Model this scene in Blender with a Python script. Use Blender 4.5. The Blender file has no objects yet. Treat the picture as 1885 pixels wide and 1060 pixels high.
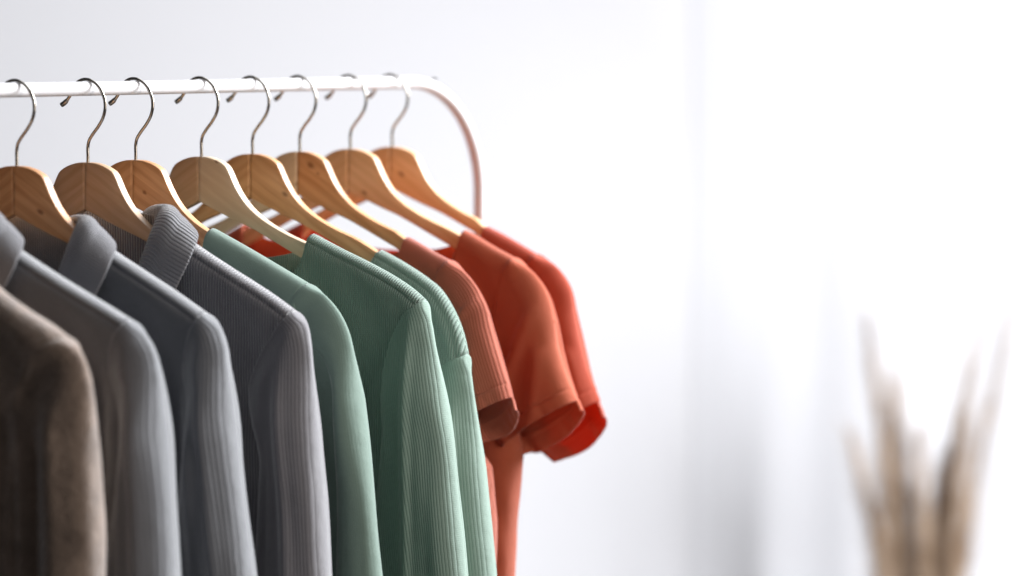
import bpy, bmesh, math, random
import numpy as np
from mathutils import Vector
D = bpy.data
SC = bpy.context.scene
R = math.radians

# ------------------------------------------------------------------ camera
F = 6400.0                      # focal length in pixels of the 1885 px wide photograph
CX, HY = 942.5, 85.0            # principal column, horizon row
ZC = 1.60
cam = D.objects.new('camera', D.cameras.new('camera'))
SC.collection.objects.link(cam); SC.camera = cam
cam.location = (0, 0, ZC); cam.rotation_euler = (R(90), 0, 0)
cam.data.sensor_width = 36.0; cam.data.lens = F/1885*36.0
cam.data.shift_y = -(530-HY)/1885
cam.data.clip_end = 100
cam.data.dof.use_dof = True
cam.data.dof.focus_distance = 3.56
cam.data.dof.aperture_fstop = 2.6

# ------------------------------------------------------------------ light
w = D.worlds.new('World'); SC.world = w; w.use_nodes = True
w.node_tree.nodes['Background'].inputs[0].default_value = (0.95, 0.95, 1.0, 1)
w.node_tree.nodes['Background'].inputs[1].default_value = 0.065

def area(name, loc, target, size, size_y, power, col):
    l = D.lights.new(name, 'AREA'); l.shape = 'RECTANGLE'; l.size = size; l.size_y = size_y
    l.energy = power; l.color = col
    o = D.objects.new(name, l); SC.collection.objects.link(o); o.location = loc
    o.rotation_euler = (Vector(target)-Vector(loc)).to_track_quat('-Z', 'Y').to_euler()
    return o
area('window_light', (1.9, 5.0, 2.6), (0, 3.6, 1.35), 1.2, 1.5, 320, (0.93, 0.96, 1.0))
area('wall_fill_far', (2.1, 5.5, 1.05), (0.5, 8.05, 1.0), 1.5, 2.6, 133, (0.95, 0.96, 1.0))  # added lamp brightening wall and curtain, separate from the window key
area('fill_light_side', (1.45, 2.9, 1.75), (0, 3.7, 1.4), .9, 1.2, 20, (1.0, 0.93, 0.86))  # added fill from the right, lifting the far fronts more than the near
area('top_fill_light', (0.4, 4.6, 3.3), (-0.1, 3.8, 1.3), 1.8, 1.8, 30, (0.93, 0.96, 1.0))  # added overhead fill, no real lamp there
area('wall_wash', (0.2, 6.2, 3.6), (0.0, 8.2, 1.3), 3.0, 1.0, 20, (0.97, 0.97, 1.0))  # added unseen lamp lifting the wall brightness from above

SC.view_settings.view_transform = 'Standard'; SC.view_settings.look = 'None'
SC.view_settings.exposure = 0; SC.view_settings.gamma = 1; SC.view_settings.use_curve_mapping = False
SC.render.engine = 'CYCLES'

# ------------------------------------------------------------------ rail geometry
A = R(62); C7 = math.tan(R(2.5))
rv = np.array([math.cos(A), math.sin(A)]); hv = np.array([math.sin(A), -math.cos(A)])
YAW = A - math.pi/2
Y1 = 3.40; S0 = np.array([(31-CX)/F*Y1, Y1])      # first visible stem
ZR = ZC - 0.0428                                   # rail axis height
ZW = ZR + 0.0108 - 0.085                            # top of the wooden head

def stem_s(px):
    k = (px-CX)/F
    return (k*S0[1]-S0[0])/(rv[0]-k*rv[1])
def stem_pos(px): return S0 + rv*stem_s(px)

class Frame:
    """local frame of one hanger: u along the arms, w along the rail, z up from the wood top"""
    def __init__(s, px): s.S = stem_pos(px)
    def loc(s, px, py, w=0.0):
        k = (px-CX)/F
        B = s.S + rv*w; d = hv + rv*C7
        u = (k*B[1]-B[0])/(d[0]-k*d[1])
        if u < 0:
            d = hv - rv*C7; u = (k*B[1]-B[0])/(d[0]-k*d[1])
        depth = B[1]+u*d[1]
        return np.array([u, ZC-(py-HY)/F*depth-ZW])
    def path(s, pts): return np.array([s.loc(*p) for p in pts])

# ------------------------------------------------------------------ helpers
def catmull(P, n):
    P = np.asarray(P, float)
    t = np.concatenate([[0], np.cumsum(np.maximum(np.linalg.norm(np.diff(P, axis=0), axis=1), 1e-6))])
    m = np.gradient(P, t, axis=0)
    q = np.linspace(0, t[-1], n)
    i = np.clip(np.searchsorted(t, q, side='right')-1, 0, len(P)-2)
    h = (t[i+1]-t[i])[:, None]; x = ((q-t[i])/(t[i+1]-t[i]))[:, None]
    return ((2*x**3-3*x**2+1)*P[i] + (x**3-2*x**2+x)*h*m[i] + (-2*x**3+3*x**2)*P[i+1] + (x**3-x**2)*h*m[i+1])

def dist_poly(Q, P):
    """distance of points Q (...,2) to polyline P (n,2)"""
    sh = Q.shape[:-1]; q = Q.reshape(-1, 2); best = np.full(len(q), 1e9)
    for a, b in zip(P[:-1], P[1:]):
        ab = b-a; L = max(ab@ab, 1e-12)
        t = np.clip(((q-a)@ab)/L, 0, 1)
        best = np.minimum(best, np.linalg.norm(q-a-t[:, None]*ab, axis=1))
    return best.reshape(sh)

def rnd(x):
    x = np.clip(x, 0, 1); return np.sqrt(np.maximum(1-(1-x)**2, 0))
def sst(x): x = np.clip(x, 0, 1); return x*x*(3-2*x)

def link(name, me, mat, parent=None, smooth=True):
    o = D.objects.new(name, me); SC.collection.objects.link(o)
    if mat: me.materials.append(mat)
    if smooth:
        for p in me.polygons: p.use_smooth = True
    if parent: o.parent = parent
    return o
def root(name, label, cat, group, loc, yaw=0.0):
    o = D.objects.new(name, None); SC.collection.objects.link(o)
    o.location = loc; o.rotation_euler = (0, 0, yaw); o.empty_display_size = .05
    o['label'] = label; o['category'] = cat
    if group: o['group'] = group
    return o

def mesh_from_grids(name, grids, merge=2e-4):
    """grids: list of (V[n,m,3], UV[n,m,2], flip)"""
    vs, fs, uv = [], [], []; off = 0
    for V, U, flip in grids:
        n, m = V.shape[:2]
        vs.append(V.reshape(-1, 3)); uv.append(U.reshape(-1, 2))
        idx = np.arange(n*m).reshape(n, m)+off
        q = np.stack([idx[:-1, :-1], idx[1:, :-1], idx[1:, 1:], idx[:-1, 1:]], -1).reshape(-1, 4)
        fs.append(q[:, ::-1] if flip else q); off += n*m
    V = np.concatenate(vs); U = np.concatenate(uv); Q = np.concatenate(fs)
    me = D.meshes.new(name); me.from_pydata(V.tolist(), [], Q.tolist())
    l = me.uv_layers.new(name='UVMap')
    l.data.foreach_set('uv', U[Q.reshape(-1)].reshape(-1).astype(np.float32))
    bm = bmesh.new(); bm.from_mesh(me)
    bmesh.ops.remove_doubles(bm, verts=bm.verts, dist=merge)
    bmesh.ops.dissolve_degenerate(bm, dist=1e-6, edges=bm.edges)
    bm.to_mesh(me); bm.free(); me.update()
    return me

def tube_mesh(name, P, r, n=16, cap=True):
    P = np.asarray(P, float); r = np.broadcast_to(r, (len(P),))
    T = np.gradient(P, axis=0); T /= np.linalg.norm(T, axis=1)[:, None]
    nrm = np.cross(T[0], [0.123, 1, 0.2]); nrm /= np.linalg.norm(nrm)
    V = []
    for p, t, rr in zip(P, T, r):
        nrm = nrm - t*(nrm@t); nrm /= np.linalg.norm(nrm); b = np.cross(t, nrm)
        for k in range(n):
            a = 2*math.pi*k/n; V.append(p+rr*(math.cos(a)*nrm+math.sin(a)*b))
    fs = []
    for i in range(len(P)-1):
        for k in range(n):
            fs.append((i*n+k, i*n+(k+1) % n, (i+1)*n+(k+1) % n, (i+1)*n+k))
    if cap:
        fs.append(tuple(range(n))[::-1]); fs.append(tuple((len(P)-1)*n+k for k in range(n)))
    me = D.meshes.new(name); me.from_pydata([tuple(v) for v in V], [], fs); me.update()
    return me

# ------------------------------------------------------------------ materials
class NT:
    def __init__(s, name):
        s.m = D.materials.new(name); s.m.use_nodes = True; s.t = s.m.node_tree
        s.b = s.t.nodes['Principled BSDF']; s.out = s.t.nodes['Material Output']
    def n(s, typ, **kw):
        x = s.t.nodes.new(typ)
        for k, v in kw.items():
            if k.startswith('i_'):
                key = k[2:]; key = int(key) if key.isdigit() else key.replace('_', ' ')
                x.inputs[key].default_value = v
            else: setattr(x, k, v)
        return x
    def l(s, a, b): s.t.links.new(a, b)
    def math(s, op, a, b=None, c=None):
        x = s.n('ShaderNodeMath', operation=op)
        for i, v in enumerate((a, b, c)):
            if v is None: continue
            if hasattr(v, 'links'): s.l(v, x.inputs[i])
            else: x.inputs[i].default_value = v
        return x.outputs[0]

def cloth(name, col, pitch=0.0, depth=0.0006, fuzz=0.0, trans=0.0, knit=0.0009, mottled=0.12, sheen=.35, across=False, gap=.5):
    m = NT(name); b = m.b
    uv = m.n('ShaderNodeUVMap', uv_map='UVMap'); sp = m.n('ShaderNodeSeparateXYZ'); m.l(uv.outputs[0], sp.inputs[0])
    U, V = (sp.outputs[1], sp.outputs[0]) if across else (sp.outputs[0], sp.outputs[1])
    tc = m.n('ShaderNodeTexCoord')
    # colour: melange yarn
    ns = m.n('ShaderNodeTexNoise', i_Scale=900.0, i_Detail=2.0); m.l(tc.outputs['Object'], ns.inputs['Vector'])
    n2 = m.n('ShaderNodeTexNoise', i_Scale=35.0, i_Detail=4.0); m.l(tc.outputs['Object'], n2.inputs['Vector'])
    mx = m.math('ADD', m.math('MULTIPLY', m.math('SUBTRACT', ns.outputs[0], .5), mottled*2.5), m.math('MULTIPLY', m.math('SUBTRACT', n2.outputs[0], .5), mottled*1.6))
    br = m.math('ADD', mx, 1.0)
    vm = m.n('ShaderNodeVectorMath', operation='SCALE'); vm.inputs[0].default_value = col; m.l(br, vm.inputs['Scale'])
    m.l(vm.outputs[0], b.inputs['Base Color'])
    b.inputs['Roughness'].default_value = .92
    b.inputs['Specular IOR Level'].default_value = .12
    b.inputs['Sheen Weight'].default_value = sheen
    b.inputs['Sheen Roughness'].default_value = .45
    # height
    hts = []
    if pitch > 0:
        wob = m.n('ShaderNodeTexNoise', i_Scale=14.0, i_Detail=2.0); m.l(tc.outputs['Object'], wob.inputs['Vector'])
        ph = m.math('ADD', m.math('MULTIPLY', U, 2*math.pi/pitch), m.math('MULTIPLY', wob.outputs[0], 4.0))
        s1 = m.math('ABSOLUTE', m.math('SINE', m.math('MULTIPLY', ph, .5)))
        rib = m.math('POWER', s1, gap)
        hts.append(m.math('MULTIPLY', rib, depth))
        st = m.math('SINE', m.math('MULTIPLY', V, 2*math.pi/.0021))
        hts.append(m.math('MULTIPLY', m.math('MULTIPLY', st, rib), depth*.05))
    nk = m.n('ShaderNodeTexNoise', i_Scale=1100.0 if not fuzz else 420.0, i_Detail=3.0, i_Roughness=.7); m.l(tc.outputs['Object'], nk.inputs['Vector'])
    hts.append(m.math('MULTIPLY', nk.outputs[0], knit*(.35 if not fuzz else 2.2)))
    nl = m.n('ShaderNodeTexNoise', i_Scale=60.0, i_Detail=3.0); m.l(tc.outputs['Object'], nl.inputs['Vector'])
    hts.append(m.math('MULTIPLY', nl.outputs[0], .0009 if not fuzz else .004))
    h = hts[0]
    for x in hts[1:]: h = m.math('ADD', h, x)
    bp = m.n('ShaderNodeBump', i_Strength=1.0, i_Distance=1.0); m.l(h, bp.inputs['Height']); m.l(bp.outputs[0], b.inputs['Normal'])
    if trans > 0:
        tr = m.n('ShaderNodeBsdfTranslucent'); tr.inputs[0].default_value = (min(col[0]*2.0, .95), col[1]*1.3, col[2]*.7, 1)
        mix = m.n('ShaderNodeMixShader'); mix.inputs[0].default_value = trans
        m.l(b.outputs[0], mix.inputs[1]); m.l(tr.outputs[0], mix.inputs[2]); m.l(mix.outputs[0], m.out.inputs[0])
    return m.m

def wood(name, c1, c2, seed, knot=None):
    m = NT(name); b = m.b
    uv = m.n('ShaderNodeUVMap', uv_map='UVMap')
    mp = m.n('ShaderNodeMapping'); mp.inputs['Scale'].default_value = (6, 60, 1); mp.inputs['Location'].default_value = (seed*3.7, seed*1.3, 0)
    m.l(uv.outputs[0], mp.inputs['Vector'])
    wv = m.n('ShaderNodeTexNoise', i_Scale=1.0, i_Detail=5.0, i_Roughness=.55, i_Distortion=1.3); m.l(mp.outputs[0], wv.inputs['Vector'])
    mp2 = m.n('ShaderNodeMapping'); mp2.inputs['Scale'].default_value = (18, 520, 1); mp2.inputs['Location'].default_value = (seed, 0, 0)
    m.l(uv.outputs[0], mp2.inputs['Vector'])
    fn = m.n('ShaderNodeTexNoise', i_Scale=1.0, i_Detail=3.0); m.l(mp2.outputs[0], fn.inputs['Vector'])
    # growth rings
    mp3 = m.n('ShaderNodeMapping'); mp3.inputs['Scale'].default_value = (.12, 1, 1); mp3.inputs['Location'].default_value = (0, seed*.9, 0)
    m.l(uv.outputs[0], mp3.inputs['Vector'])
    rg = m.n('ShaderNodeTexWave', wave_type='BANDS', bands_direction='Y', i_Scale=28.0, i_Distortion=3.0, i_Detail=3.0); rg.inputs['Detail Scale'].default_value = 6.0
    m.l(mp3.outputs[0], rg.inputs['Vector'])
    s = m.math('ADD', m.math('MULTIPLY', wv.outputs[0], .62), m.math('MULTIPLY', fn.outputs[0], .24))
    s = m.math('ADD', s, m.math('MULTIPLY', rg.outputs['Fac'], .16))
    cr = m.n('ShaderNodeValToRGB'); m.l(s, cr.inputs[0])
    cr.color_ramp.elements[0].position = .34; cr.color_ramp.elements[0].color = (*c2, 1)
    cr.color_ramp.elements[1].position = .66; cr.color_ramp.elements[1].color = (*c1, 1)
    colour = cr.outputs[0]
    for (ku, kv, kr) in (knot or []):
        mk = m.n('ShaderNodeMapping'); mk.inputs['Location'].default_value = (-ku, -kv*1.7, 0); mk.inputs['Scale'].default_value = (1, 1.7, 0)
        m.l(uv.outputs[0], mk.inputs['Vector'])
        nz = m.n('ShaderNodeTexNoise', i_Scale=160.0, i_Detail=3.0); m.l(uv.outputs[0], nz.inputs['Vector'])
        ln = m.n('ShaderNodeVectorMath', operation='LENGTH'); m.l(mk.outputs[0], ln.inputs[0])
        dd = m.math('ADD', ln.outputs['Value'], m.math('MULTIPLY', m.math('SUBTRACT', nz.outputs[0], .5), kr*.9))
        fac = m.n('ShaderNodeMapRange', interpolation_type='SMOOTHSTEP'); m.l(dd, fac.inputs[0])
        fac.inputs[1].default_value = kr*.25; fac.inputs[2].default_value = kr*1.5; fac.inputs[3].default_value = .8; fac.inputs[4].default_value = 0
        mix = m.n('ShaderNodeMix', data_type='RGBA'); m.l(fac.outputs[0], mix.inputs[0]); m.l(colour, mix.inputs[6])
        mix.inputs[7].default_value = (c2[0]*.38, c2[1]*.26, c2[2]*.2, 1)
        colour = mix.outputs[2]
    m.l(colour, b.inputs['Base Color'])
    b.inputs['Roughness'].default_value = .42; b.inputs['Coat Weight'].default_value = .12; b.inputs['Specular IOR Level'].default_value = .35; b.inputs['Coat Roughness'].default_value = .28
    bp = m.n('ShaderNodeBump', i_Strength=.35, i_Distance=.0004); m.l(fn.outputs[0], bp.inputs['Height']); m.l(bp.outputs[0], b.inputs['Normal'])
    return m.m

def plain(name, col, rough=.5, metal=0.0, bump=0.0, scale=200, coat=0):
    m = NT(name); b = m.b
    b.inputs['Roughness'].default_value = rough; b.inputs['Metallic'].default_value = metal
    b.inputs['Coat Weight'].default_value = coat
    tc = m.n('ShaderNodeTexCoord'); ns = m.n('ShaderNodeTexNoise', i_Scale=float(scale), i_Detail=4.0); m.l(tc.outputs['Object'], ns.inputs['Vector'])
    mr = m.n('ShaderNodeMapRange'); m.l(ns.outputs[0], mr.inputs[0]); mr.inputs[3].default_value = .95; mr.inputs[4].default_value = 1.05
    vm = m.n('ShaderNodeVectorMath', operation='SCALE'); vm.inputs[0].default_value = col; m.l(mr.outputs[0], vm.inputs['Scale']); m.l(vm.outputs[0], b.inputs['Base Color'])
    if bump:
        bp = m.n('ShaderNodeBump', i_Strength=.6, i_Distance=bump); m.l(ns.outputs[0], bp.inputs['Height']); m.l(bp.outputs[0], b.inputs['Normal'])
    return m.m

M_wall = plain('wall paint', (.84, .835, .85), .9, 0, .0006, 60)
M_rail = plain('white powder coat', (.70, .685, .70), .6, 0, .0001, 500, 0)
M_steel = plain('nickel wire', (.42, .385, .34), .16, 1.0, .00002, 900)
M_screw = plain('dark screw', (.05, .05, .05), .5, .6)

# ------------------------------------------------------------------ the setting
def box_mesh(name, x0, x1, y0, y1, z0, z1):
    bm = bmesh.new(); bmesh.ops.create_cube(bm, size=1)
    for v in bm.verts:
        v.co = ((x0+x1)/2+v.co.x*(x1-x0), (y0+y1)/2+v.co.y*(y1-y0), (z0+z1)/2+v.co.z*(z1-z0))
    me = D.meshes.new(name); bm.to_mesh(me); bm.free(); return me
wall = link('wall', box_mesh('wall', -5, 4, 8.05, 8.2, 0, 3.6), M_wall, None, False); wall['kind'] = 'structure'

# white curtain at the right, its folds deepening towards the hem
def curtain():
    m = NT('white curtain cloth'); b = m.b
    b.inputs['Base Color'].default_value = (.92, .92, .94, 1); b.inputs['Roughness'].default_value = .95
    tc = m.n('ShaderNodeTexCoord'); ns = m.n('ShaderNodeTexNoise', i_Scale=500.0); m.l(tc.outputs['Object'], ns.inputs['Vector'])
    bp = m.n('ShaderNodeBump', i_Strength=.4, i_Distance=.0005); m.l(ns.outputs[0], bp.inputs['Height']); m.l(bp.outputs[0], b.inputs['Normal'])
    tr = m.n('ShaderNodeBsdfTranslucent'); tr.inputs[0].default_value = (.9, .9, .92, 1)
    mix = m.n('ShaderNodeMixShader'); mix.inputs[0].default_value = .08
    m.l(b.outputs[0], mix.inputs[1]); m.l(tr.outputs[0], mix.inputs[2]); m.l(mix.outputs[0], m.out.inputs[0])
    n, k = 90, 420
    xs = np.linspace(.42, 2.4, k); zs = np.linspace(.05, 3.3, n)
    X, Z = np.meshgrid(xs, zs)
    Y = np.full_like(X, 7.985)
    low = sst((.95-Z)/.75)
    def fold(x0, wd, amp, lean=0.0): return -amp*np.exp(-((X-x0-lean*(1.5-Z))/wd)**2)
    Y = 8.048-.012*sst((X-.42)/.15)
    Y += fold(.60, .05, .03, -.02)*low
    Y += fold(.835, .10, .032) + fold(1.16, .09, .042, .02)
    Y += fold(1.4, .06, .05)+fold(1.6, .07, .05)+fold(1.85, .07, .05)+fold(2.1, .06, .05)+fold(2.3, .05, .05)
    Y += .0012*np.sin(X*47+Z*.7)
    V = np.stack([X, Y, Z], -1)
    me = mesh_from_grids('curtain', [(V, np.stack([X, Z], -1), False)])
    o = link('curtain', me, m.m)
    s = o.modifiers.new('thickness', 'SOLIDIFY'); s.thickness = .0015
    o['label'] = 'long white curtain in soft blurred folds behind the dried grass'; o['category'] = 'curtain'
curtain()

# ------------------------------------------------------------------ clothes rack
def rack():
    s_end = stem_s(757) ; rad = .135
    s_start = stem_s(-300)
    r = root('clothes_rack', 'white tubular metal clothes rack with rounded corner carrying the garments', 'clothes rack', None,
             (float(S0[0]), float(S0[1]), 0), A)
    P = []
    for t in np.linspace(.02, ZR-rad, 12): P.append((s_start-rad, 0, t))
    for a in np.linspace(0, math.pi/2, 24)[1:]: P.append((s_start-rad*math.cos(a), 0, ZR-rad+rad*math.sin(a)))
    for t in np.linspace(s_start, s_end, 40)[1:]: P.append((t, 0, ZR))
    for a in np.linspace(0, math.pi/2, 30)[1:]: P.append((s_end+rad*1.25*math.sin(a), 0, ZR-rad+rad*math.cos(a)))
    for t in np.linspace(ZR-rad, .02, 12)[1:]: P.append((s_end+rad*1.25, 0, t))
    link('rail', tube_mesh('rail', P, .0072, 28), M_rail, r)
    for x in (s_start-rad, s_end+rad*1.25):
        link('foot', tube_mesh('foot', [(x, y, .0135) for y in np.linspace(-.26, .26, 12)], .0125, 20), M_rail, r)
    bm = bmesh.new(); bmesh.ops.create_uvsphere(bm, u_segments=12, v_segments=8, radius=.0032)
    for v in bm.verts: v.co.z *= .6; v.co += Vector((stem_s(800), 0, ZR+.0035))
    me = D.meshes.new('screw'); bm.to_mesh(me); bm.free(); link('screw', me, M_screw, r)
rack()

# ------------------------------------------------------------------ hangers
K = 17.65e2                                   # px per metre where the outline was read
RIDGE = {-255: [(-60, 488), (-30, 510), (0, 537), (45, 570), (92, 600), (118, 620)],
  -118: [(20, 452), (65, 482), (130, 524), (190, 560), (238, 590)],
  31: [(178, 442), (215, 468), (265, 501), (330, 544), (376, 577)],
  162: [(332, 432), (366, 456), (430, 498), (500, 543), (541, 573)],
  250: [(392, 422), (440, 449), (500, 484), (565, 523)],
  371: [(577, 432), (620, 455), (680, 485), (730, 513), (760, 534), (780, 552)],
  465: [(703, 462), (740, 483), (780, 509), (806, 530), (828, 562), (846, 602), (855, 635), (858, 652)],
  552: [(752, 438), (775, 451), (800, 466), (827, 480)],
  645: [(857, 425), (880, 438), (910, 456), (945, 475)],
  722: [(896, 418), (920, 430), (950, 447), (985, 468)]}
def hz(pts):   # pixels right of / below the wood top centre -> local (u, z)
    return np.array([(x/K/.902, -y/K) for x, y in pts])
ARM_TOP = hz([(0, 0), (14, .6), (28, 4), (42, 10), (51, 16.5), (57, 27), (64, 43), (76, 66), (92, 88), (112, 107), (140, 126), (170, 142), (204, 157), (250, 184), (290, 210), (310, 226)])
ARM_BOT = hz([(0, 84), (16, 92), (40, 104), (70, 118), (100, 131), (130, 147), (160, 164), (190, 181), (230, 203), (270, 226), (296, 240), (308, 242)])
HOOK = [(-53, 49), (-47, 45), (-39, 36), (-33, 26), (-29, 16), (-22, 7), (-12, 1.5), (0, 1), (13, 7), (25, 20), (33, 38), (34, 56), (30, 72), (21, 88), (9, 104), (2, 116), (0, 126), (0, 145), (0, 172)]

def arm_mesh(sgn, px):
    n = 60
    T = catmull(ARM_TOP, n); B = catmull(ARM_BOT, n)
    if px in RIDGE:            # the arm lies just under the shoulder it carries
        rg_ = Frame(px).path(RIDGE[px]); u0 = rg_[0][0]
        lim = np.interp(T[:, 0], rg_[:, 0], rg_[:, 1]) - .0035
        lower = np.where(T[:, 0] > u0-.004, np.maximum(T[:, 1]-lim, 0), 0)
        lower = np.array([lower[max(0, i-2):i+3].mean() for i in range(n)])
        T[:, 1] -= lower; B[:, 1] -= lower*.9
    th = .0058
    V, U = [], []
    L = 0
    for i in range(n):
        t, b = T[i], B[i]
        if i: L += np.linalg.norm((T[i]+B[i]-T[i-1]-B[i-1])/2)
        bev = .0016
        d = (b-t); l = np.linalg.norm(d); d = d/max(l, 1e-6)
        f = .75+.25*sst((l-.008)/.02)
        ring = []
        for (q, ww) in ((bev*.3, -th+bev*.3), (0, -th+bev), (0, 0), (0, th-bev), (bev*.3, th-bev*.3), (bev, th),
                        (l/2, th), (l-bev, th), (l-bev*.3, th-bev*.3), (l, th-bev), (l, 0), (l, -th+bev), (l-bev*.3, -th+bev*.3), (l-bev, -th), (l/2, -th), (bev, -th)):
            p = t+d*q; ring.append((sgn*p[0]+sgn*.00012, ww*f + C7*abs(p[0]), p[1]))
        V.append(ring+[ring[0]])
        per = [0, .001, .006, .011, .012, .013, .013+l/2, .013+l, .014+l, .015+l, .02+l, .025+l, .026+l, .027+l, .027+1.5*l, .027+2*l, .028+2*l]
        U.append([(L, q) for q in per])
    V = np.array(V); U = np.array(U)
    # planar grain coordinates on the broad faces: along / across the arm
    ca, sa = math.cos(R(-33)), math.sin(R(-33))
    uu = V[..., 0]*sgn; zz = V[..., 2]
    U = np.stack([uu*ca+zz*sa, -uu*sa+zz*ca], -1)
    me = mesh_from_grids('arm', [(V, U, sgn < 0)], 1e-5)
    bm = bmesh.new(); bm.from_mesh(me)
    bmesh.ops.holes_fill(bm, edges=[e for e in bm.edges if e.is_boundary]); bmesh.ops.recalc_face_normals(bm, faces=bm.faces)
    bm.to_mesh(me); bm.free()
    return me

WP = dict(pale=((.74, .58, .41), (.64, .47, .31)), warm=((.68, .36, .17), (.50, .23, .09)), mid=((.64, .42, .26), (.52, .32, .18)), honey=((.78, .46, .25), (.65, .35, .16)))  # honey is paler: the stronger light on the far hangers put into colour
HANG = [ # stem px, left tone, right tone, knots left, knots right, label
 (-255, 'mid', 'mid', [], [], 'wooden hanger inside the tan wool coat at the near end'),
 (-118, 'warm', 'mid', [], [], 'wooden hanger inside the nearest grey collared top'),
 (31, 'warm', 'warm', [], [(.05, -.02, .004)], 'wooden hanger at the left edge of the picture, dark brown against the rail'),
 (162, 'mid', 'mid', [], [], 'wooden hanger with light brown halves, second visible one from the left'),
 (250, 'warm', 'warm', [], [(.03, -.02, .003)], 'reddish wooden hanger carrying the plain smooth mint top'),
 (371, 'mid', 'pale', [(.0, -.045, .004)], [(.021, .0075, .0026)], 'wooden hanger with pale right half and dark centre joint, in sharp focus'),
 (465, 'warm', 'warm', [], [(.06, -.012, .004)], 'orange brown wooden hanger carrying the ribbed mint top with dropped shoulder'),
 (552, 'pale', 'warm', [(.018, -.03, .004)], [(.022, -.003, .0055), (.035, -.006, .002)], 'wooden hanger with pale left half and knotty right half'),
 (645, 'honey', 'honey', [], [(.045, -.03, .004)], 'honey coloured wooden hanger carrying the plain coral T-shirt'),
 (722, 'honey', 'honey', [(.0, -.03, .001)], [(.03, -.018, .0045)], 'farthest wooden hanger beside the curved end of the rack'),
]
def hanger(i, spec):
    px, tl, tr, kl, kr, lab = spec
    S = stem_pos(px)
    r = root('clothes_hanger', lab, 'hanger', 'wooden hangers on the rack', (float(S[0]), float(S[1]), ZW), YAW)
    link('wooden_arm', arm_mesh(1, px), wood('wood right', *WP[tr], 1.3+i*2.17, kr), r)
    link('wooden_arm', arm_mesh(-1, px), wood('wood left', *WP[tl], 7.1+i*1.71, kl), r)
    kk = 18.55e2
    P = np.array([(x/kk/.883, 0, .085-.0016+.0006 - y/kk) for x, y in HOOK]); P = catmull(P, 110)
    rr = np.full(len(P), .00165); rr[:5] = .0026; rr[5:8] = (.0024, .0020, .0017)
    link('hook', tube_mesh('hook', P, rr, 14), M_steel, r)
    bm = bmesh.new(); bmesh.ops.create_cone(bm, cap_ends=True, segments=16, radius1=.0026, radius2=.0022, depth=.0012)
    for v in bm.verts: v.co.z += .0004
    me = D.meshes.new('ferrule'); bm.to_mesh(me); bm.free()
for i, s_ in enumerate(HANG): hanger(i, s_)

# ------------------------------------------------------------------ garments
rng = np.random.default_rng(5)
def fold_field(fr, folds, Q):
    """folds: (x0,y0,x1,y1,sigma_px,amp_cm[,fade0,fade1]) ridges in photo pixels, turned into metres in this garment's plane"""
    out = np.zeros(Q.shape[:-1])
    for f in folds:
        a = fr.loc(f[0], f[1]); b = fr.loc(f[2], f[3]); sg = f[4]/1780.; amp = f[5]*.01
        t = (Q[..., 1]-a[1])/(b[1]-a[1]); xl = a[0]+(b[0]-a[0])*t
        d = (np.abs(Q[..., 0])-xl)
        fade = sst((t+.12)/.3)
        out += amp*np.exp(-(d/sg)**2)*fade
    return out

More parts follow.
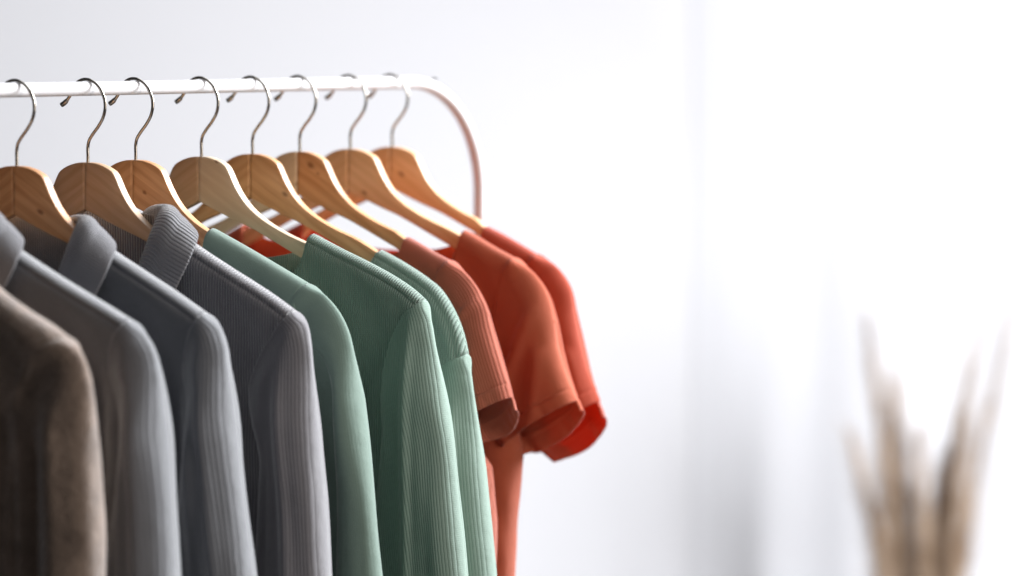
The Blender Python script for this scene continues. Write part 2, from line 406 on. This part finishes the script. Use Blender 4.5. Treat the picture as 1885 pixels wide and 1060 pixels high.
def garment(name, stem, label, cat, group, mat, ridge, outer, arm, neck_drop=.085, back_drop=.03, T=.014, Tb=.030, Ts=.018,
            folds=(), sfolds=(), D0=.016, seam=True, hem=-.62, body_side=None, short=None, matsl=None, nfold=0.0, collar=None, cuff=None, seed=0, Dr=.016):
    """ridge: px points neck -> shoulder seam top; outer: px points of the sleeve's outer silhouette (starts at seam top);
       arm: px points of the armhole / inner sleeve edge (starts at seam top)"""
    fr = Frame(stem)
    rt = root(name, label, cat, group, (float(fr.S[0]), float(fr.S[1]), ZW), YAW)
    rg = np.random.default_rng(seed+11)
    phs = rg.uniform(0, 6.28, 12)
    Rg = catmull(fr.path(ridge), 70)
    O = fr.path(outer); I = fr.path(arm)
    if not short:   # carry the sleeve on below the frame
        O = np.vstack([O, O[-1]+[.004, -.10], O[-1]+[.003, -.20]]); I = np.vstack([I, I[-1]+[-.002, -.10], I[-1]+[.02, -.20]])
    nO = 170 if not short else 150
    O = catmull(O, nO); I = catmull(I, nO)
    un, zn = Rg[0]; ut, zt = Rg[-1]
    # ---- body
    nc, nr = 90, 190
    jn = 26
    top_u = np.concatenate([np.linspace(0, un, jn, endpoint=False)**1.0, Rg[np.linspace(0, 69, nc-jn).astype(int), 0]])
    top_zR = Rg[np.linspace(0, 69, nc-jn).astype(int), 1]
    q = np.linspace(0, 1, jn, endpoint=False)
    def top(drop): return np.concatenate([zn-drop*np.sqrt(np.maximum(1-q**2.2, 0)), top_zR])
    # side boundary as function of depth below the seam top
    dI = zt-I[:, 1]; uI = I[:, 0]
    o_ = np.argsort(dI)
    Dm = zt-hem
    dep = np.concatenate([np.linspace(0, .05, 50, endpoint=False)**1.0, np.linspace(.05, Dm, nr-50)])
    if body_side is None: bs = [(0, ut), (.05, ut-.045), (.12, ut-.068), (.25, ut-.07), (Dm, ut-.06)]
    else: bs = [(zt-p[1], p[0]) for p in fr.path(body_side)]; bs = [(0, ut)]+bs+[(Dm+.3, bs[-1][1]-.0)]
    oo = np.argsort(dI); BI = np.interp(dep, dI[oo], uI[oo])+.010*sst(dep/.03)+.008*sst((dep-.08)/.04)
    od = np.argsort(-O[:, 1]); BO = np.interp(dep, (zt-O[:, 1])[od], O[:, 0][od])
    if body_side is None: Bd = BI
    else:
        Bb = np.interp(dep, [b[0] for b in bs], [b[1] for b in bs]); kb = sst((dep-.08)/.05) if short else sst((dep-.03)/.04)
        Bd = BI*(1-kb)+np.maximum(Bb, np.where(dep < dI.max(), BI-.004, 0) if short else 0)*kb
    Bd = np.minimum(Bd, BO-.006*sst(dep/.02)) if not short else Bd; Bd[0] = ut
    kcol = np.clip(top_u/ut, 0, 1)**2.5
    clos = np.vstack([Rg])
    sidepoly = np.stack([Bd, zt-dep], -1)[np.searchsorted(dep, .10):]
    def half(sgn, front):
        tz = top(neck_drop if front else back_drop)
        Uu = top_u[None, :] + kcol[None, :]*(Bd-ut)[:, None]
        colD = (tz-hem)/Dm
        Zz = tz[None, :] - dep[:, None]*np.where(colD > 0, 1, 1)
        Zz = tz[None, :] - dep[:, None]*((tz-hem)/Dm)[None, :]**sst(dep/.2)[:, None]
        Q = np.stack([Uu, Zz], -1)
        d = dist_poly(Q, clos); ds = dist_poly(Q, sidepoly)
        Td = T + (Tb-T)*sst((zn-Zz-.03)/.25)
        W = Td*rnd(d/Dr)
        W = W*(1-sst((zt-.085-Zz)/.05)*(1-rnd(ds/.03)))
        if seam and front:   # overlocked shoulder seam just in front of the ridge
            W += .0010*np.exp(-((d-.0035)/.0018)**2) - .0016*np.exp(-((d-.0068)/.0016)**2)
        W += fold_field(fr, folds, Q)*sst(d/.03) if front else 0
        if nfold: W += nfold*sst(d/.05)*(np.sin(Uu*55+phs[0]+Zz*6)*.5+np.sin(Uu*31+Zz*11+phs[1])+.5*np.sin(Uu*90-Zz*8+phs[2]))
        W += .0006*np.sin(Uu*140+Zz*90+phs[3])*sst(d/.02)
        W[:, -1] = np.where(Zz[:, -1] < zt-.09, 0, W[:, -1])
        W = np.maximum(W, 0)
        w_ = (-W if front else W)
        V = np.stack([sgn*Uu, w_+C7*np.abs(Uu), Zz], -1)
        UV = np.stack([Uu*sgn+(0 if front else .5), Zz], -1)
        return (V, UV, (sgn > 0) ^ (not front))
    grids = [half(s, f) for s in (1, -1) for f in (True, False)]
    me = mesh_from_grids('body', grids, 3e-4)
    body = link('body', me, mat, rt)
    m = body.modifiers.new('cloth', 'SOLIDIFY'); m.thickness = .0014; m.offset = -1
    # ---- sleeves
    def bod_w(P):
        d = dist_poly(P, clos); Td = T+(Tb-T)*sst((zn-P[..., 1]-.03)/.25)
        return Td*rnd(d/Dr)
    ap = (short or {}).get('pit', .10)       # depth of the armpit below seam top
    for sgn in (1, -1):
        np_ = 56
        p = np.linspace(0, 1, np_); p = .5*p + .5*sst(p)
        gr = []
        for front in (True, False):
            Oo = O.copy(); Ii = I.copy()
            if short and not front:
                t = np.linspace(0, 1, nO)[:, None]**3
                Oo = Oo + t*np.array(short['back'][:2])*.01; Ii = Ii + t*np.array(short['back'][2:])*.01
            Q = Ii[:, None, :]*(1-p[None, :, None]) + Oo[:, None, :]*p[None, :, None]
            if short and front:   # kinked front hem
                tt = np.linspace(0, 1, nO)[:, None]**8
                Q[..., 1] += tt*.010*np.sin(p*3.0)[None, :]*short.get('kink', .35)
            if short and not front:
                tt = np.linspace(0, 1, nO)[:, None]**8; Q = Q.copy()
                Q[..., 0] += tt*.006*np.sin(math.pi*p)[None, :]; Q[..., 1] -= tt*.008*np.sin(math.pi*p)[None, :]
            dO = dist_poly(Q, Oo); dI_ = dist_poly(Q, Ii)
            depth = zt-Ii[:, 1]
            k = 1-sst((depth-ap*.45)/(ap*.75))
            wb = bod_w(Ii)+.0012
            width = np.linalg.norm(Oo-Ii, axis=1)
            Tsr = Ts*(.55+.45*sst(depth/.12))
            if short: Tsr = Ts*(.5+.5*sst(np.linspace(0, 1, nO)*1.6))
            dr = np.minimum(.024, width*.55+1e-4)
            kk_ = k*(0 if short else 1); dr = dr*(1-kk_)+np.maximum(Dr*1.1, dr)*kk_
            full = Tsr[:, None]*rnd(dO/dr[:, None])
            inner = k[:, None]*1.0 + (1-k[:, None])*rnd(dI_/np.minimum(.014, width*.45+1e-4)[:, None])
            # start on the body surface at the armhole, swell to the sleeve's own thickness
            bl = sst(dI_/.022)
            W = np.where(k[:, None] > 0, (wb[:, None]*(1-bl)+np.maximum(full, wb[:, None]*.0+full)*bl)*rnd(dO/dr[:, None])**.3, full)
            W = W*k[:, None] + full*inner*(1-k[:, None])
            W -= .0020*k[:, None]*np.exp(-(dI_/.0016)**2)      # seam groove
            if short:
                dh = np.linalg.norm((Oo+Ii)/2-(Oo[-1]+Ii[-1])/2, axis=1)[:, None]
                W -= .0016*np.exp(-((dh-.017)/.0019)**2); W += .0007*sst((.018-dh)/.002)
                W += (.0005*np.sin(p*31+phs[7]+2*np.sin(p*9))+.0008*np.sin(p*11+phs[8]))[None, :]*sst((.03-dh)/.03)
            mask = rnd(dO/.018)*(k[:, None]+(1-k[:, None])*rnd(dI_/.012))
            if front: W += fold_field(fr, sfolds, Q)*mask
            if nfold or True:
                am = (.0005+nfold*.8)*mask*sst(depth/.15)[:, None]
                W += am*(np.sin(dO*120+phs[4]+Q[..., 1]*3)+.6*np.sin(dO*210+phs[5]-Q[..., 1]*9)+.5*np.sin(dO*60+Q[..., 1]*14+phs[6]))
            W += mask*sst(depth/.2)[:, None]*(.0022 if not short else .0014)*(np.sin(dO*38+Q[..., 1]*22+phs[9])+.7*np.sin(dO*75-Q[..., 1]*31+phs[10]))*(.5+.5*np.sin(Q[..., 1]*13+phs[11]))
            W = np.maximum(W, 0)
            V = np.stack([sgn*Q[..., 0], (-W if front else W)+C7*Q[..., 0], Q[..., 1]], -1)
            UV = np.stack([dO+(0 if front else .7), Q[..., 1]], -1)
            gr.append((V, UV, (sgn > 0) ^ (not front)))
        me = mesh_from_grids('sleeve', gr, 3e-4)
        so = link('sleeve', me, matsl or mat, rt)
        m = so.modifiers.new('cloth', 'SOLIDIFY'); m.thickness = .0014; m.offset = -1
        if short:   # turned hem with a raised stitched edge
            pass
    if collar:
        make_collar(fr, rt, collar, mat if 'mat' not in collar else collar['mat'])
    return rt, fr

def make_collar(fr, rt, c, mat):
    """fold line / outer edge / stand curves as (px, py, w_cm); right half traced, left half mirrored"""
    def P3(pts):
        out = []
        for x, y, wc in pts:
            u, z = fr.loc(x, y, wc*.01); out.append((u, wc*.01+C7*abs(u), z))
        return catmull(np.array(out), 60)
    Fd, E = P3(c['fold']), P3(c['edge'])
    St = Fd.copy(); St[:, 2] -= .028; St[:, 0] += .004
    nb = 26
    rows = []
    NR = []
    for i in range(60):
        nrm = np.cross(E[i]-Fd[i], Fd[min(i+1, 59)]-Fd[max(i-1, 0)]); nrm /= max(np.linalg.norm(nrm), 1e-6)
        if nrm[1] > 0 and i > 25: nrm = -nrm
        if nrm[2] < 0 and i <= 25: nrm = -nrm
        NR.append(nrm)
    NR = np.array(NR)
    for _ in range(3): NR = np.array([NR[max(0, i-4):i+5].mean(0) for i in range(60)])
    for i in range(60):
        f, e, s = Fd[i], E[i], St[i]
        # roll over the fold: the outward direction is fold->edge with the roll lifting it
        pts = []
        for b in np.linspace(0, 1, 10)[:-1]: pts.append(s*(1-b)+f*b)
        ev = e-f
        nrm = NR[i]
        for b in np.linspace(0, 1, nb-9):
            pts.append(f+ev*b + nrm*.007*math.sin(min(b*2.2, 1)*math.pi/2+max(b-.45, 0)*2.2)*.9 + np.array([0, 0, .004*math.sin(math.pi*min(b*2, 1))]))
        rows.append(pts)
    V = np.array(rows)
    al = np.concatenate([[0], np.cumsum(np.linalg.norm(np.diff(Fd, axis=0), axis=1))])
    UV = np.stack(np.broadcast_arrays(al[:, None], np.linspace(0, .09, nb)[None, :]), -1).astype(float)
    VL = V.copy(); VL[..., 0] *= -1
    me = mesh_from_grids('collar', [(V, UV, False)], 1e-5)
    me2 = mesh_from_grids('collar', [(VL, UV, True)], 1e-5)
    for m_ in (me, me2):
        o = link('collar', m_, mat, rt)
        so = o.modifiers.new('cloth', 'SOLIDIFY'); so.thickness = .003; so.offset = 0
        o.modifiers.new('round', 'SUBSURF').levels = 1; o.modifiers['round'].render_levels = 1

GREY = (.155, .152, .162); MINT = (.175, .245, .205); MINT2 = (.235, .320, .268); RUST = (.40, .105, .062); CORAL = (.44, .105, .052); TAN = (.31, .225, .175)
m_tan = cloth('tan wool', TAN, fuzz=1, mottled=.85, sheen=.9)
m_gry = cloth('grey fine rib', (.150, .153, .165), .0026, .0006, sheen=1.0)
m_gry3 = cloth('grey rib', (.215, .207, .22), .0030, .0012, sheen=.9)
m_gry3s = cloth('grey rib sleeve', (.19, .182, .195), .0026, .0005, sheen=.9)
m_grycol = cloth('grey collar rib', (.22, .217, .232), .0036, .0014, sheen=.8)
m_grycol2 = cloth('grey collar fine rib', (.20, .197, .21), .0026, .0006, sheen=.5)
m_mint = cloth('smooth mint jersey', MINT, .0016, .0001, mottled=.10, sheen=.35)
m_mintrs = cloth('mint rib sleeve', MINT2, .0023, .0006, mottled=.10, sheen=.3)
m_mintr = cloth('mint rib', MINT2, .0023, .0018, mottled=.10, sheen=.3)
m_rustr = cloth('rust rib', RUST, .0025, .0009, mottled=.08, sheen=.3, trans=.12)
m_coral = cloth('coral jersey', CORAL, .0014, .00008, mottled=.1, sheen=.25, trans=.18)
m_coral2 = cloth('deep coral jersey', (.42, .075, .038), 0, mottled=.05, sheen=.25, trans=.28)

# 0 tan wool coat
garment('coat', -255, 'fuzzy tan brown wool coat hanging nearest the camera at the left edge', 'coat', None, m_tan,
  ridge=RIDGE[-255],
  outer=[(118, 620), (145, 648), (160, 685), (167, 730), (171, 800), (176, 900), (181, 985), (180, 1065)],
  arm=[(118, 620), (80, 650), (58, 700), (52, 760), (50, 850), (48, 950), (46, 1065)],
  T=.020, Tb=.04, Ts=.027, sfolds=[(120, 740, 128, 1060, 16, .7), (90, 800, 92, 1060, 12, -.8)], folds=[(10, 700, 5, 1060, 20, .9), (45, 780, 35, 1060, 14, -.6)], nfold=.0012, seam=False, Dr=.02)

# 1-3 grey collared tops
def col_spec(dx, dy, s=1.0, mat=None, x0=364, y0=437):
    f = lambda pts: [(x0+dx+(x-x0)*s, y0+dy+(y-y0)*s, w) for x, y, w in pts]
    return dict(fold=f([(262, 393, 3.2), (282, 385, 1.6), (296, 384, .2), (290, 398, -1.6), (277, 430, -2.8), (262, 470, -3.4), (245, 520, -3.8), (225, 590, -4.0)]),
                edge=f([(318, 404, 3.8), (330, 408, 2.6), (352, 424, 1.2), (364, 440, -.6), (352, 475, -2.6), (327, 530, -3.2), (305, 580, -3.6), (285, 640, -3.8)]), mat=mat)
garment('collared_top', -118, 'grey collared top with its collar at the left edge, right behind the tan coat', 'top', 'grey collared tops', m_gry,
  ridge=RIDGE[-118],
  outer=[(238, 590), (258, 610), (277, 640), (288, 680), (292, 720), (297, 790), (305, 880), (311, 970), (316, 1065)],
  arm=[(238, 590), (222, 625), (218, 680), (235, 730), (243, 800), (238, 880), (228, 970), (218, 1065)],
  T=.016, Tb=.012, Ts=.034, folds=[(150, 640, 130, 1060, 25, .5), (200, 700, 190, 1060, 18, -.9)], sfolds=[(278, 760, 290, 1060, 9, .35), (258, 850, 262, 1060, 9, .2)], back_drop=-.022, collar=col_spec(-321, 12, 1.03, m_grycol2), seed=1)
garment('collared_top', 31, 'grey collared top with smooth folded collar, between two other grey collared tops', 'top', 'grey collared tops', m_gry,
  ridge=RIDGE[31],
  outer=[(376, 577), (398, 600), (411, 635), (416, 680), (423, 760), (433, 860), (445, 960), (458, 1065)],
  arm=[(376, 577), (362, 615), (352, 670), (362, 730), (362, 800), (356, 880), (347, 970), (338, 1065)],
  T=.016, Tb=.012, Ts=.034, folds=[(300, 640, 290, 1060, 25, .5), (340, 700, 330, 1060, 18, -.9)], sfolds=[(400, 740, 430, 1060, 8, .4), (380, 800, 390, 1060, 9, .25)], back_drop=-.022, collar=col_spec(-151, 20, 1.0, m_grycol2), seed=2)
garment('collared_top', 162, 'grey ribbed collared top with clearly ribbed collar, in front of the smooth mint top', 'top', 'grey collared tops', m_gry3,
  ridge=RIDGE[162],
  outer=[(541, 573), (560, 596), (568, 630), (572, 680), (578, 760), (585, 850), (592, 930), (596, 1000), (599, 1065)],
  arm=[(541, 573), (515, 612), (490, 655), (474, 710), (478, 765), (492, 830), (491, 900), (489, 980), (486, 1065)],
  T=.014, Tb=.012, Ts=.030, folds=[(420, 640, 410, 1060, 25, .4)], sfolds=[(535, 690, 560, 1060, 9, .55), (580, 720, 592, 1060, 6, .25), (515, 800, 520, 1060, 9, -.15)], back_drop=-.022, collar=col_spec(0, 0, 1.0, m_grycol), matsl=m_gry3s, seed=3)

# 4 smooth mint
garment('long_sleeved_top', 250, 'plain smooth mint green long-sleeved top, first mint one beside the grey tops', 'top', 'mint green tops', m_mint,
  ridge=RIDGE[250],
  outer=[(565, 523), (600, 548), (625, 580), (640, 615), (648, 655), (657, 720), (668, 800), (680, 900), (690, 1000), (697, 1065)],
  arm=[(565, 523), (550, 552), (547, 588), (573, 625), (608, 655), (623, 700), (628, 780), (630, 900), (630, 1065)],
  T=.018, Tb=.008, Ts=.023, folds=[(480, 640, 480, 1060, 30, .4)], sfolds=[(672, 760, 690, 1060, 6, .2)], seam=False, seed=4, Dr=.024)
# 5 ribbed mint in focus
garment('long_sleeved_top', 371, 'ribbed mint green long-sleeved top in sharp focus with seam at the shoulder corner', 'top', 'mint green tops', m_mintr,
  ridge=RIDGE[371],
  outer=[(780, 552), (789, 585), (799, 640), (814, 720), (827, 800), (837, 900), (846, 985), (853, 1065)],
  arm=[(780, 552), (755, 577), (738, 606), (724, 655), (716, 720), (717, 790), (710, 870), (702, 960), (695, 1065)],
  T=.013, Tb=.018, Ts=.028, sfolds=[(768, 610, 774, 1060, 8, .55), (800, 760, 812, 1060, 12, -.2), (740, 800, 735, 1060, 14, .2)], folds=[(640, 600, 640, 1060, 40, .3), (690, 700, 690, 1060, 16, -.5)], matsl=m_mintrs, seed=5, neck_drop=.08)
# 6 ribbed mint dropped shoulder
garment('long_sleeved_top', 465, 'ribbed mint green long-sleeved top with dropped shoulder seam, beside the rust T-shirt', 'top', 'mint green tops', m_mintr,
  ridge=RIDGE[465],
  outer=[(858, 652), (864, 690), (874, 760), (884, 840), (892, 920), (900, 1000), (906, 1065)],
  arm=[(858, 652), (836, 664), (815, 684), (800, 730), (795, 800), (790, 880), (785, 960), (780, 1065)],
  T=.013, Tb=.018, Ts=.028, sfolds=[(848, 740, 868, 1060, 9, .5), (826, 760, 835, 1060, 7, -.3)], matsl=m_mintrs, seed=6, body_side=[(820, 720), (790, 800), (780, 1060)])
# 7 rust rib T-shirt
garment('t_shirt', 552, 'rust red ribbed T-shirt with short sleeve, next to the mint tops', 'T-shirt', 'red T-shirts', m_rustr,
  ridge=RIDGE[552],
  outer=[(827, 480), (852, 500), (876, 529), (893, 562), (905, 605), (919, 652), (934, 700), (943, 732)],
  arm=[(827, 480), (812, 505), (804, 540), (800, 600), (812, 680), (835, 740), (862, 785)],
  T=.013, Ts=.022, seam=False, short=dict(pit=.12, back=(.1, -1.4, 1.0, -1.8)), sfolds=[(850, 600, 905, 520, 10, .3), (880, 640, 900, 740, 14, .35)], seed=7, Dr=.018,
  body_side=[(850, 660), (845, 780), (898, 860), (908, 960), (905, 1065)])
# 8 coral T-shirt
garment('t_shirt', 645, 'plain coral red T-shirt, middle one of the three red T-shirts', 'T-shirt', 'red T-shirts', m_coral,
  ridge=RIDGE[645],
  outer=[(945, 475), (985, 508), (1008, 543), (1020, 585), (1030, 640), (1045, 690), (1060, 726), (1066, 738)],
  arm=[(945, 475), (930, 515), (922, 570), (905, 640), (890, 720), (900, 780), (938, 822)],
  T=.014, Ts=.026, seam=False, short=dict(pit=.13, back=(0, -1.1, .8, -1.0)), sfolds=[(1000, 560, 920, 780, 16, .5), (1010, 640, 1000, 750, 14, .4), (960, 640, 925, 700, 10, -.3)], seed=8, Dr=.018,
  body_side=[(900, 720), (950, 800), (957, 840), (951, 900), (944, 980), (941, 1065)])
# 9 far coral
garment('t_shirt', 722, 'deep coral red T-shirt with open bright sleeve cuff, farthest garment on the rack', 'T-shirt', 'red T-shirts', m_coral2,
  ridge=RIDGE[722],
  outer=[(985, 468), (1025, 494), (1048, 528), (1058, 575), (1072, 635), (1088, 690), (1103, 727), (1108, 738)],
  arm=[(985, 468), (972, 510), (962, 570), (940, 650), (925, 730), (950, 790), (992, 832)],
  T=.014, Ts=.027, seam=False, short=dict(pit=.13, back=(-.1, -1.9, 1.9, -1.0)), sfolds=[(1060, 640, 1085, 730, 12, .4), (1030, 600, 990, 780, 14, .3)], seed=9, Dr=.018,
  body_side=[(930, 720), (935, 850), (930, 1065)])

# ------------------------------------------------------------------ dried pampas grass
def pampas():
    m = NT('dried plume'); b = m.b
    b.inputs['Base Color'].default_value = (.34, .235, .15, 1); b.inputs['Roughness'].default_value = .9
    oi = m.n('ShaderNodeTexCoord'); ns = m.n('ShaderNodeTexNoise', i_Scale=9.0); m.l(oi.outputs['Object'], ns.inputs['Vector'])
    cr = m.n('ShaderNodeValToRGB'); m.l(ns.outputs[0], cr.inputs[0])
    cr.color_ramp.elements[0].position = .35; cr.color_ramp.elements[0].color = (.25, .155, .085, 1)
    cr.color_ramp.elements[1].position = .65; cr.color_ramp.elements[1].color = (.54, .41, .30, 1)
    m.l(cr.outputs[0], b.inputs['Base Color'])
    ms = plain('dried stem', (.30, .20, .10), .7, 0, .0003, 300)
    YD = 7.4; s = YD/F
    def W(px, py, dy=0): return np.array([(px-CX)*s, YD+dy, ZC-(py-HY)*s])
    base = W(1700, 1420)
    specs = [ # tip px, plume start px, density, depth, label
      ((1598, 590), (1652, 1120), .8, .00, 'tallest beige dried grass plume, upper left of the blurred bunch'),
      ((1650, 690), (1672, 1150), 1.5, .03, 'dense brown dried grass plume in the middle of the blurred bunch'),
      ((1690, 800), (1700, 1180), 1.2, -.03, 'short brown dried grass plume just left of the gap in the bunch'),
      ((1560, 790), (1640, 1170), .7, -.05, 'low thin dried grass plume leaning out to the left of the bunch'),
      ((1800, 620), (1715, 1140), .75, .02, 'upright brown dried grass plume right of the gap in the bunch'),
      ((1775, 780), (1735, 1190), .7, -.04, 'short dried grass plume at the lower right of the gap in the bunch'),
      ((1738, 850), (1718, 1200), .9, .06, 'lowest dense brown dried grass plume filling the gap in the bunch'),
      ((1880, 555), (1768, 1110), .35, .08, 'faint pale dried grass plume leaning to the right edge of the picture'),
    ]
    rg = random.Random(3)
    for (tip, st, dens, dy, lab) in specs:
        T_ = W(*tip, dy); S_ = W(*st, dy); B_ = base+np.array([rg.uniform(-.01, .01), 0, 0])
        rt = root('dried_grass_plume', lab, 'dried grass', 'dried grass plumes in a bunch', tuple(float(v) for v in B_))
        P = catmull(np.array([B_, S_*.5+B_*.5+[0, 0, 0], S_, (S_+T_)/2+[(T_[0]-S_[0])*-.08, 0, 0], T_]), 40)-B_
        link('stem', tube_mesh('stem', P, np.linspace(.0022, .0006, 40), 8), ms, rt)
        vs, fs = [], []
        n = int(1700*dens)
        for k in range(n):
            t = 1-(rg.random()**.62); i = 12+t*26.9; i0 = int(i); p = P[i0]*(1-(i-i0))+P[min(i0+1, 39)]*(i-i0)
            ax = P[min(i0+1, 39)]-P[i0]; ax /= np.linalg.norm(ax)
            a = rg.uniform(0, 2*math.pi); ln = rg.uniform(.05, .22)*(1-.6*t)
            side = np.array([math.cos(a), math.sin(a), 0]); dr = ax+side*rg.uniform(.05, .55)*(1-.3*t); dr /= np.linalg.norm(dr)
            c = np.cross(dr, side); c /= max(np.linalg.norm(c), 1e-6); wd = .0007
            q1 = p+dr*ln*.5+side*.004; q2 = p+dr*ln+side*.006-np.array([0, 0, ln*.16])
            o = len(vs); vs += [tuple(p-c*wd), tuple(p+c*wd), tuple(q1+c*wd), tuple(q1-c*wd), tuple(q2)]
            fs += [(o, o+1, o+2, o+3), (o+3, o+2, o+4)]
        me = D.meshes.new('plume'); me.from_pydata(vs, [], fs); me.update()
        link('plume', me, m.m, rt, False)
pampas()
